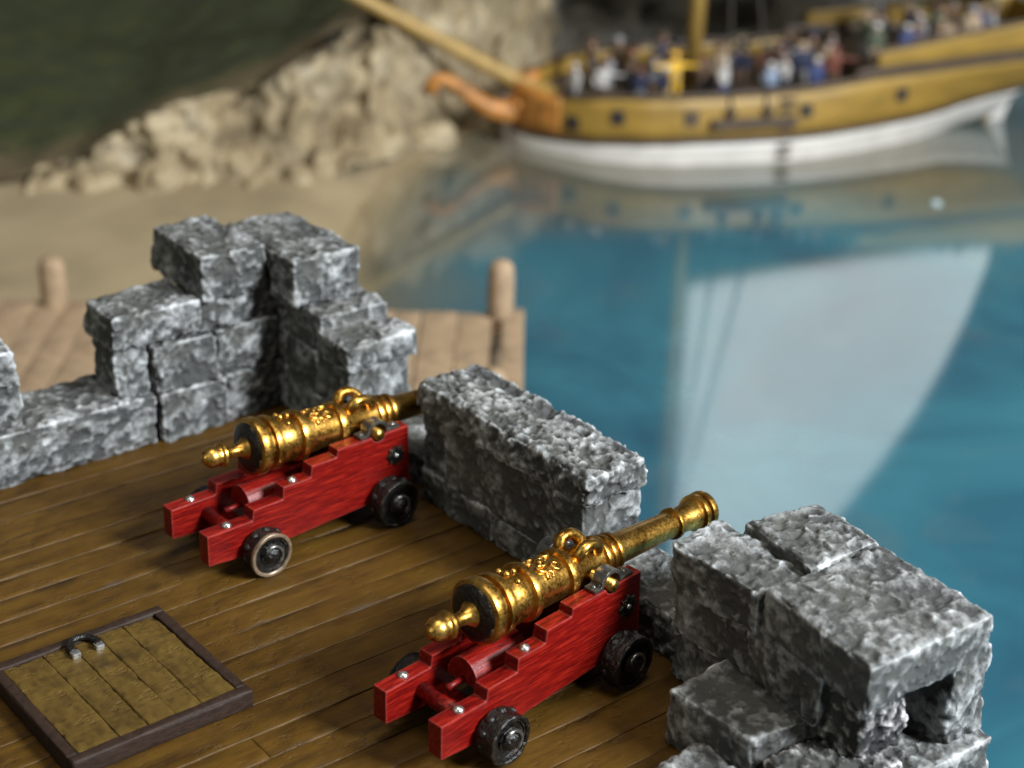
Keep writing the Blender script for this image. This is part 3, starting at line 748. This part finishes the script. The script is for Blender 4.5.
STN = [0, 0.6, 1.5, 2.5, 4, 6.7, 9, 12, 15.6, 18, 20, 22, 25, 28, 30.5, 33, 35, 36]
def ip(tab): return lambda s: float(np.interp(s, [a for a, _ in tab], [b_ for _, b_ in tab]))
bw = ip([(0, 0.12), (0.6, 1.3), (1.5, 2.4), (2.5, 3.35), (4, 4.6), (6.7, 5.9), (9, 6.4), (12, 6.65), (15.6, 6.7), (18, 6.35), (20, 5.8), (22, 5.2), (25, 4.1), (28, 2.9), (30.5, 1.8), (33, 1.0), (36, 0.5)])
bt = ip([(0, 0.25), (0.6, 1.5), (1.5, 2.6), (2.5, 3.5), (4, 4.7), (6.7, 5.9), (9, 6.35), (12, 6.5), (15.6, 6.5), (20, 6.1), (25, 5.3), (30.5, 4.3), (36, 3.5)])
zwhite = ip([(0, 0.85), (2.4, 1.0), (6, 1.30), (10, 1.45), (18, 1.5), (24, 1.65), (28.8, 1.8), (33, 2.3), (36, 2.7)])
zrail = ip([(0, 3.5), (1.7, 3.6), (5, 4.15), (9, 4.25), (14, 4.34), (18, 4.5), (22, 4.85), (28, 5.0), (33, 5.15), (36, 5.3)])
def hull_pt(s, z, side):
    t = max(0, min(1, z/5.0)); b_ = bw(s)*(1-t)+bt(s)*t+0.25*math.sin(math.pi*t)*min(1, bw(s)/4)
    return Vector((s-max(0, s-26)*0.33*(1-t), side*b_, z))
def strake(name, zl, zh, mat, s0=0.0, s1=36.0, thick=0.12, proud=0.0, nz=4, n=64):
    """A band of planking that wraps both sides of the hull, with thickness."""
    vs, fs = [], []
    for side in (-1, 1):
        o = len(vs)
        for i in range(n+1):
            s = s0+(s1-s0)*i/n; lo, hi = zl(s), zh(s)
            ring_ = []
            for k in range(nz+1): p = hull_pt(s, lo+(hi-lo)*k/nz, side); p.y += side*proud; ring_.append(p)
            for k in range(nz, -1, -1): p = hull_pt(s, lo+(hi-lo)*k/nz, side); p.y += side*(proud-thick); ring_.append(p)
            vs += ring_
        w = 2*(nz+1)
        for i in range(n):
            for k in range(w):
                k2 = (k+1) % w; fs.append((o+i*w+k, o+i*w+k2, o+(i+1)*w+k2, o+(i+1)*w+k))
        fs.append(tuple(o+k for k in range(w))); fs.append(tuple(o+n*w+k for k in reversed(range(w))))
    return fix_normals(mesh_obj(name, vs, fs, mat, SH))
strake('hull_bottom', lambda s: -0.6 if s < 28 else -0.6+(s-28)*0.14, lambda s: zwhite(s), M['white'])
strake('wale', lambda s: zwhite(s)-0.02, lambda s: zwhite(s)+0.30, M['brown'], proud=0.10, thick=0.22)
strake('side_planking', lambda s: zwhite(s)+0.25, lambda s: zrail(s), M['yellow'])
strake('rail', lambda s: zrail(s)-0.03, lambda s: zrail(s)+0.22, M['brown'], proud=0.09, thick=0.4, nz=1)
strake('quarter_strake', lambda s: zrail(s)+0.18, lambda s: zrail(s)+0.68, M['brown'], s0=20.5, proud=0.0, thick=0.15, nz=1)
strake('quarter_bulwark', lambda s: zrail(s)+0.62, lambda s: zrail(s)+1.62+(s-22)*0.075, M['yellow'], s0=22, proud=0.03, thick=0.15)
strake('quarter_rail', lambda s: zrail(s)+1.60+(s-22)*0.075, lambda s: zrail(s)+1.78+(s-22)*0.075, M['brown'], s0=22, proud=0.1, thick=0.3, nz=1)
def deck_sheet(name, s0, s1, zf, mat, n=40):
    vs, fs = [], []
    for i in range(n+1):
        s = s0+(s1-s0)*i/n; z = zf(s)
        for dz in (0, -0.15):
            for side in (-1, 1): p = hull_pt(s, z+dz, side); p.y *= 0.975; vs.append(p)
    for i in range(n):
        a = i*4; fs += [(a, a+1, a+5, a+4), (a+2, a+6, a+7, a+3), (a, a+4, a+6, a+2), (a+1, a+3, a+7, a+5)]
    fs += [(0, 2, 3, 1), (n*4, n*4+1, n*4+3, n*4+2)]
    return fix_normals(mesh_obj(name, vs, fs, mat, SH, False))
deck_sheet('main_deck', 0.8, 22, lambda s: zrail(s)-1.15, M['shipdeck'])
deck_sheet('quarter_deck', 21.8, 35.9, lambda s: 4.95+0.04*(s-22), M['shipdeck'])
box('deck_bulkhead', 21.7, 21.95, -5.3, 5.3, 3.8, 5.4, M['brown'], SH, 0.03)
extrude_poly('transom', [(-0.5, -0.3), (0.5, -0.3), (1.3, 3.2), (3.4, 4.6), (3.3, 7.6), (-3.3, 7.6), (-3.4, 4.6), (-1.3, 3.2)], lambda a, b_, d: Vector((d-3.3*(1-max(0, min(1, b_/5))), a, b_)), 35.85, 36.1, M['yellow'], SH, 0.03)
extrude_poly('rudder', [(32.8, -0.5), (34.6, 2.9), (35.3, 3.0), (34.3, -0.5)], lambda a, b_, d: Vector((a, d, b_)), -0.16, 0.16, M['white'], SH, 0.03)
# stem, scroll and beakhead
extrude_poly('stem', [(-0.7, -0.5), (-0.6, 1.2), (-1.6, 2.4), (-0.9, 3.1), (0.3, 3.6), (0.4, -0.5)], lambda a, b_, d: Vector((a, d, b_)), -0.2, 0.2, M['brown'], SH, 0.03)
sc = [(1.9, 0, 2.5), (0.8, 0, 2.15), (-0.4, 0, 2.0), (-1.6, 0, 2.35), (-2.6, 0, 3.05), (-3.5, 0, 3.8), (-4.3, 0, 4.25), (-5.0, 0, 4.2), (-5.25, 0, 3.8), (-4.9, 0, 3.45)]
tube('bow_scroll', sc, [0.6, 0.75, 0.75, 0.62, 0.50, 0.44, 0.42, 0.42, 0.40, 0.28], M['orange'], SH, 12)
tube('bow_scroll', [(-0.6, 0, 2.3), (0.3, 0, 3.0), (1.0, 0, 3.9), (1.7, 0, 4.5)], [0.35, 0.42, 0.42, 0.3], M['orange'], SH, 10)
strake('bow_carving', lambda s: zwhite(s)+0.35, lambda s: zrail(s)+0.75-0.3*s, M['orange'], s0=0.0, s1=2.2, proud=0.14, thick=0.3, n=16)
for k in range(3):
    lathe('carved_boss', [(-0.1, 0.35), (0.15, 0.32), (0.28, 0.18), (0.3, 0.02)], (0.2+0.75*k, -0.75-0.9*k, 2.6+0.35*k), (-0.4, -0.9, 0.1), M['orange'], SH, 14, False)
tube('bowsprit', [(3.0, 0, 2.9), (0.2, 0, 4.0), (-5, 0, 6.9), (-11.6, 0, 10.5), (-16, 0, 12.9)], [0.50, 0.50, 0.46, 0.40, 0.3], M['spar'], SH, 16)
tube('mast', [(11.9, 0, 2.5), (11.95, 0, 12), (12.1, 0, 38)], [0.55, 0.50, 0.36], M['spar'], SH, 18)
tube('boom', [(12.4, 0, 10.3), (36.5, 0, 8.5)], [0.28, 0.22], M['spar'], SH, 12)
tube('gaff', [(12.5, 0, 33.0), (18.6, 0, 39.5)], [0.25, 0.18], M['spar'], SH, 12)
# mainsail with a little belly and thickness
def sail_mesh():
    nu, nv = 26, 30; vs, fs = [], []
    for off in (0.0, 0.05):
        for j in range(nv+1):
            v = j/nv
            luff = Vector((12.55+0.35*v, 0, 10.6+v*22.2)); 
            lx = 35.3-4.03*v-13.3*v*v; leech = Vector((lx, 0, 8.9+v*30.0))
            for i in range(nu+1):
                u = i/nu; p = luff.lerp(leech, u); p.y = 1.3*math.sin(math.pi*u)*math.sin(math.pi*min(1, 0.15+v*0.8))+off; vs.append(p)
    N = (nu+1)*(nv+1)
    for j in range(nv):
        for i in range(nu):
            a = j*(nu+1)+i; fs.append((a, a+1, a+nu+2, a+nu+1)); fs.append((N+a, N+a+nu+1, N+a+nu+2, N+a+1))
    for i in range(nu): fs.append((i, N+i, N+i+1, i+1)); a = nv*(nu+1)+i; fs.append((a, a+1, N+a+1, N+a))
    for j in range(nv): a = j*(nu+1); b_ = a+nu+1; fs.append((a, b_, N+b_, N+a)); a += nu; b_ += nu; fs.append((a, N+a, N+b_, b_))
    return vs, fs
fix_normals(mesh_obj('mainsail', *sail_mesh(), M['sail'], SH))
# gunports, each a framed dark opening standing a little proud
def port(s, z, w=0.85, lid=False):
    p = hull_pt(s, z, -1); p2 = hull_pt(s+0.2, z, -1); ang = math.atan2(p2.y-p.y, 0.2)
    e = empty('gunport'); e.parent = SH; e.location = p; e.rotation_euler = (0, 0, ang)
    box('frame', -w/2, w/2, -0.10, 0.08, -w/2, w/2, M['brown'], e, 0.03)
    box('opening', -w/2+0.1, w/2-0.1, -0.16, 0.0, -w/2+0.1, w/2-0.1, M['brown'] if lid else M['port'], e, 0.02)
port(2.9, 2.3); port(5.3, 2.95); port(9.6, 3.02, 0.9, True); port(17.05, 3.2); port(24.0, 3.6)
# channels, deadeyes and shrouds, boarding ladder
ch = box('channel', 10.8, 16.3, -7.35, -6.55, 2.45, 2.95, M['brown'], SH, 0.05)
for s in (12.0, 14.4):
    tube('shroud', [(s, -7.0, 2.9), (12.05, -0.2, 34.0)], 0.09, M['rope'], SH, 8)
    lathe('deadeye', [(-0.15, 0.05), (-0.12, 0.3), (0.12, 0.3), (0.15, 0.05)], (s, -7.0, 3.4), (0, 1, 0), M['brown'], SH, 12, False)
lad = empty('boarding_ladder'); lad.parent = SH; lad.location = (15.7, -6.85, 0)
for k in range(7): box('step', -0.45, 0.45, -0.14, 0.16, 0.35+0.58*k, 0.60+0.58*k, M['brown'], lad, 0.03)

# ------------------------------------------------------------------ crew figures on the ship (painted miniatures)
fig_cols = {'white': (0.42, 0.40, 0.38), 'blue': (0.03, 0.045, 0.13), 'navy': (0.015, 0.02, 0.05), 'red': (0.13, 0.035, 0.02), 'brown': (0.10, 0.06, 0.035),
            'yellow': (0.62, 0.36, 0.02), 'grey': (0.22, 0.22, 0.23), 'green': (0.06, 0.075, 0.045), 'black': (0.015, 0.014, 0.014), 'tan': (0.30, 0.22, 0.14), 'lightblue': (0.22, 0.27, 0.36)}
_fm = {}
def fig_mat(coat, legs):
    if (coat, legs) in _fm: return _fm[(coat, legs)]
    mt, nt, b = new_mat('figure_%s_%s' % (coat, legs))
    tc = nt.nodes.new('ShaderNodeTexCoord'); sp = nt.nodes.new('ShaderNodeSeparateXYZ'); nt.links.new(tc.outputs['Object'], sp.inputs[0])
    z = mth(nt, 'DIVIDE', sp.outputs[2], 2.9)
    c = ramp(nt, z, [(0.0, (0.02, 0.015, 0.012)), (0.10, fig_cols[legs]), (0.44, fig_cols[coat]), (0.835, (0.40, 0.23, 0.15))], 'CONSTANT')
    nt.links.new(c, b.inputs['Base Color']); b.inputs['Roughness'].default_value = 0.7
    _fm[(coat, legs)] = mt; return mt
def hat(kind_, col, parent):
    mt_ = _fm.get(('hat', col))
    if mt_ is None: mt_ = _fm[('hat', col)] = plain('hat_'+col, fig_cols[col], 0.8, 0, 0.15)
    if kind_ == 'tricorn':
        vs, fs = [], []; n = 24
        for k in range(n):
            a = 2*math.pi*k/n; w_ = 0.36+0.10*math.cos(3*a); vs.append((w_*math.cos(a), w_*math.sin(a), 2.72+0.10*(1-math.cos(3*a))))
        for k in range(n):
            a = 2*math.pi*k/n; vs.append((0.21*math.cos(a), 0.21*math.sin(a), 2.70))
        for k in range(n):
            a = 2*math.pi*k/n; vs.append((0.17*math.cos(a), 0.17*math.sin(a), 2.93))
        for l in range(2):
            for k in range(n): fs.append((l*n+k, l*n+(k+1) % n, (l+1)*n+(k+1) % n, (l+1)*n+k))
        fs.append(tuple(range(2*n, 3*n)))
        return fix_normals(mesh_obj('hat', vs, fs, mt_, parent))
    return lathe('headscarf', [(2.62, 0.245), (2.72, 0.255), (2.82, 0.22), (2.90, 0.12), (2.93, 0.01)], (0, 0, 0), (0, 0, 1), mt_, parent, 16, False)
def person(s, t, z, face, coat, legs, hat_kind, hat_col, arm, label, group='crew figures aboard the ship'):
    joints = [(0, 0, 1.36, .27), (0, 0, 1.72, .25), (0, 0, 2.10, .30), (0, 0, 2.36, .13), (0.02, 0, 2.52, .17), (0.03, 0, 2.70, .20), (0.02, 0, 2.80, .14)]
    ed = [(0, 1), (1, 2), (2, 3), (3, 4), (4, 5), (5, 6)]
    def chain(root_, pts):
        i = root_
        for p in pts: joints.append(p); ed.append((i, len(joints)-1)); i = len(joints)-1
    chain(0, [(0.02, .17, 1.15, .17), (0.10, .20, .66, .125), (0.0, .21, .12, .10), (0.18, .24, .05, .08)])
    chain(0, [(0.0, -.17, 1.15, .17), (-0.06, -.20, .66, .125), (-0.12, -.21, .12, .10), (0.06, -.24, .05, .08)])
    A = {'down': [(0.0, .38, 2.16, .13), (0.02, .46, 1.75, .10), (0.20, .42, 1.40, .08), (0.30, .38, 1.30, .075)],
         'out': [(0.05, .38, 2.18, .13), (0.15, .78, 2.10, .10), (0.30, 1.15, 2.15, .085), (0.34, 1.26, 2.16, .075)],
         'fwd': [(0.10, .36, 2.16, .13), (0.48, .40, 1.92, .10), (0.86, .34, 1.98, .085), (0.98, .30, 2.0, .075)]}
    L, Rr = {'down': ('down', 'down'), 'out': ('out', 'out'), 'fwd': ('fwd', 'fwd'), 'mix': ('out', 'down')}[arm]
    chain(2, A[L]); chain(2, [(x_, -y_, z_, r_) for x_, y_, z_, r_ in A[Rr]])
    me = bpy.data.meshes.new('person'); me.from_pydata([j[:3] for j in joints], ed, []); me.update()
    bm = bmesh.new(); bm.from_mesh(me); sk = bm.verts.layers.skin.verify(); bm.verts.ensure_lookup_table()
    for v, j in zip(bm.verts, joints): v[sk].radius = (j[3]*1.2, j[3]*1.2)
    bm.verts[0][sk].use_root = True
    bm.to_mesh(me); bm.free()
    me.materials.append(fig_mat(coat, legs))
    o = bpy.data.objects.new('person', me); COL.objects.link(o)
    md = o.modifiers.new('skin', 'SKIN'); md.use_smooth_shade = True
    o.modifiers.new('subsurf', 'SUBSURF').levels = 1; o.modifiers[-1].render_levels = 1
    w = SH_M @ Vector((s, t, z)); o.location = w; q_ = 0.94+0.12*math.sin(s*12.9+t*7.1); o.scale = (1.12*q_, 1.12*q_, 1.02*q_); o.rotation_euler = (0, 0, SH.rotation_euler[2]+R(face))
    hat(hat_kind, hat_col, o)
    tag(o, label, 'figurine', group); return o
SH_M = Matrix.Translation(SH.location) @ Matrix.Rotation(SH.rotation_euler[2], 4, 'Z')
zd = lambda s: zrail(s)-1.15
crew = [
 (3.6, -1.6, 200, 'white', 'grey', 'scarf', 'white', 'down', 'crew figure in white shirt, foremost at the bow'),
 (5.0, -2.9, 250, 'white', 'brown', 'tricorn', 'black', 'mix', 'crew figure in white shirt and black hat, second from the bow'),
 (5.6, 1.5, 180, 'brown', 'tan', 'tricorn', 'brown', 'down', 'crew figure in brown, behind the white shirts at the bow'),
 (7.2, -3.6, 240, 'navy', 'grey', 'scarf', 'red', 'down', 'crew figure in navy with red headscarf near the bow'),
 (8.6, -4.2, 200, 'navy', 'tan', 'scarf', 'white', 'fwd', 'crew figure in navy with white headscarf reaching forward'),
 (9.6, -3.0, 270, 'yellow', 'yellow', 'tricorn', 'yellow', 'out', 'crew figure all in bright yellow with arms spread by the mast'),
 (10.4, 2.8, 190, 'grey', 'brown', 'tricorn', 'black', 'down', 'crew figure in grey, on the far side before the mast'),
 (12.6, -3.8, 300, 'white', 'blue', 'scarf', 'white', 'down', 'crew figure in white with blue breeches just aft of the mast'),
 (13.3, -1.6, 250, 'tan', 'brown', 'scarf', 'tan', 'down', 'crew figure in tan, just aft of the mast'),
 (14.6, 1.5, 180, 'brown', 'black', 'tricorn', 'black', 'mix', 'crew figure in brown and black hat amidships'),
 (15.4, -4.4, 260, 'lightblue', 'navy', 'scarf', 'white', 'down', 'crew figure in pale blue above the boarding ladder'),
 (16.8, -3.4, 220, 'white', 'navy', 'tricorn', 'grey', 'fwd', 'crew figure in white with grey hat aft of the boarding ladder'),
 (17.6, -1.0, 180, 'green', 'brown', 'scarf', 'brown', 'down', 'crew figure in dull green amidships'),
 (18.4, -4.6, 280, 'blue', 'blue', 'scarf', 'white', 'down', 'crew figure in deep blue with white headscarf'),
 (19.8, -4.0, 250, 'red', 'brown', 'scarf', 'red', 'mix', 'crew figure in dull red before the quarterdeck'),
 (20.6, -1.2, 240, 'tan', 'green', 'tricorn', 'black', 'down', 'crew figure in tan and black hat before the quarterdeck'),
 (19.4, 2.6, 200, 'brown', 'grey', 'scarf', 'brown', 'down', 'crew figure in brown, on the far side before the quarterdeck'),
 (22.8, -3.4, 260, 'green', 'tan', 'scarf', 'white', 'down', 'crew figure in green with white headscarf, foremost on the quarterdeck'),
 (24.0, -1.0, 220, 'white', 'black', 'tricorn', 'black', 'fwd', 'crew figure in white shirt and black hat on the quarterdeck'),
 (25.0, -3.2, 270, 'blue', 'white', 'scarf', 'white', 'mix', 'crew figure in blue with white headscarf on the quarterdeck'),
 (26.4, -2.0, 230, 'grey', 'lightblue', 'scarf', 'white', 'down', 'crew figure in grey with white headscarf on the quarterdeck'),
 (27.4, -3.0, 280, 'brown', 'brown', 'scarf', 'tan', 'down', 'crew figure in brown with tan headscarf on the quarterdeck'),
 (28.6, -0.6, 210, 'green', 'grey', 'tricorn', 'brown', 'fwd', 'crew figure in green and brown hat on the quarterdeck'),
 (29.8, -2.6, 250, 'tan', 'brown', 'scarf', 'grey', 'down', 'crew figure in tan with grey headscarf near the stern'),
 (31.2, -1.4, 240, 'blue', 'grey', 'scarf', 'tan', 'down', 'crew figure in blue with tan headscarf, aftmost at the stern'),
]
rnd = random.Random(77)
drab = ['brown', 'brown', 'navy', 'black', 'green', 'grey', 'tan', 'red']
seen_ = set()
def extra(s, where, group):
    while True:
        co, lg, hk, hc = rnd.choice(drab), rnd.choice(drab), rnd.choice(('scarf', 'tricorn')), rnd.choice(drab)
        if co != hc and (co, lg, hk, hc, where) not in seen_: break
    seen_.add((co, lg, hk, hc, where))
    hw = 'headscarf' if hk == 'scarf' else 'cocked hat'
    crew.append((s, rnd.uniform(-3.2, 2.6), rnd.uniform(0, 360), co, lg, hk, hc, rnd.choice(('down', 'mix')), 'crew figure, %s coat, %s breeches, %s %s, %s' % (co, lg, hc, hw, where), group))
for k in range(28): extra(5.0+k*0.60, 'amidships behind front row', 'crew packed behind the front row')
for k in range(18): extra(22.7+k*0.55, 'back of quarterdeck', 'crew packed on the quarterdeck')
for c_ in crew:
    s = c_[0]
    z = zd(s) if s < 21.9 else 4.95+0.04*(s-22)
    person(s, c_[1], z, *c_[2:])

# ------------------------------------------------------------------ small things
bx, by = 78.5, 58.2
bub = lathe('bubble', [(-0.02, 0.34), (0.06, 0.33), (0.15, 0.27), (0.22, 0.16), (0.25, 0.02)], (bx, by, WZ), (0, 0, 1), plain('clear_resin_bubble', (0.30, 0.38, 0.40), 0.08, 0, 0.05), None, 18, False)
tag(bub, 'small pale bubble on the blue water below the stern', 'bubble')
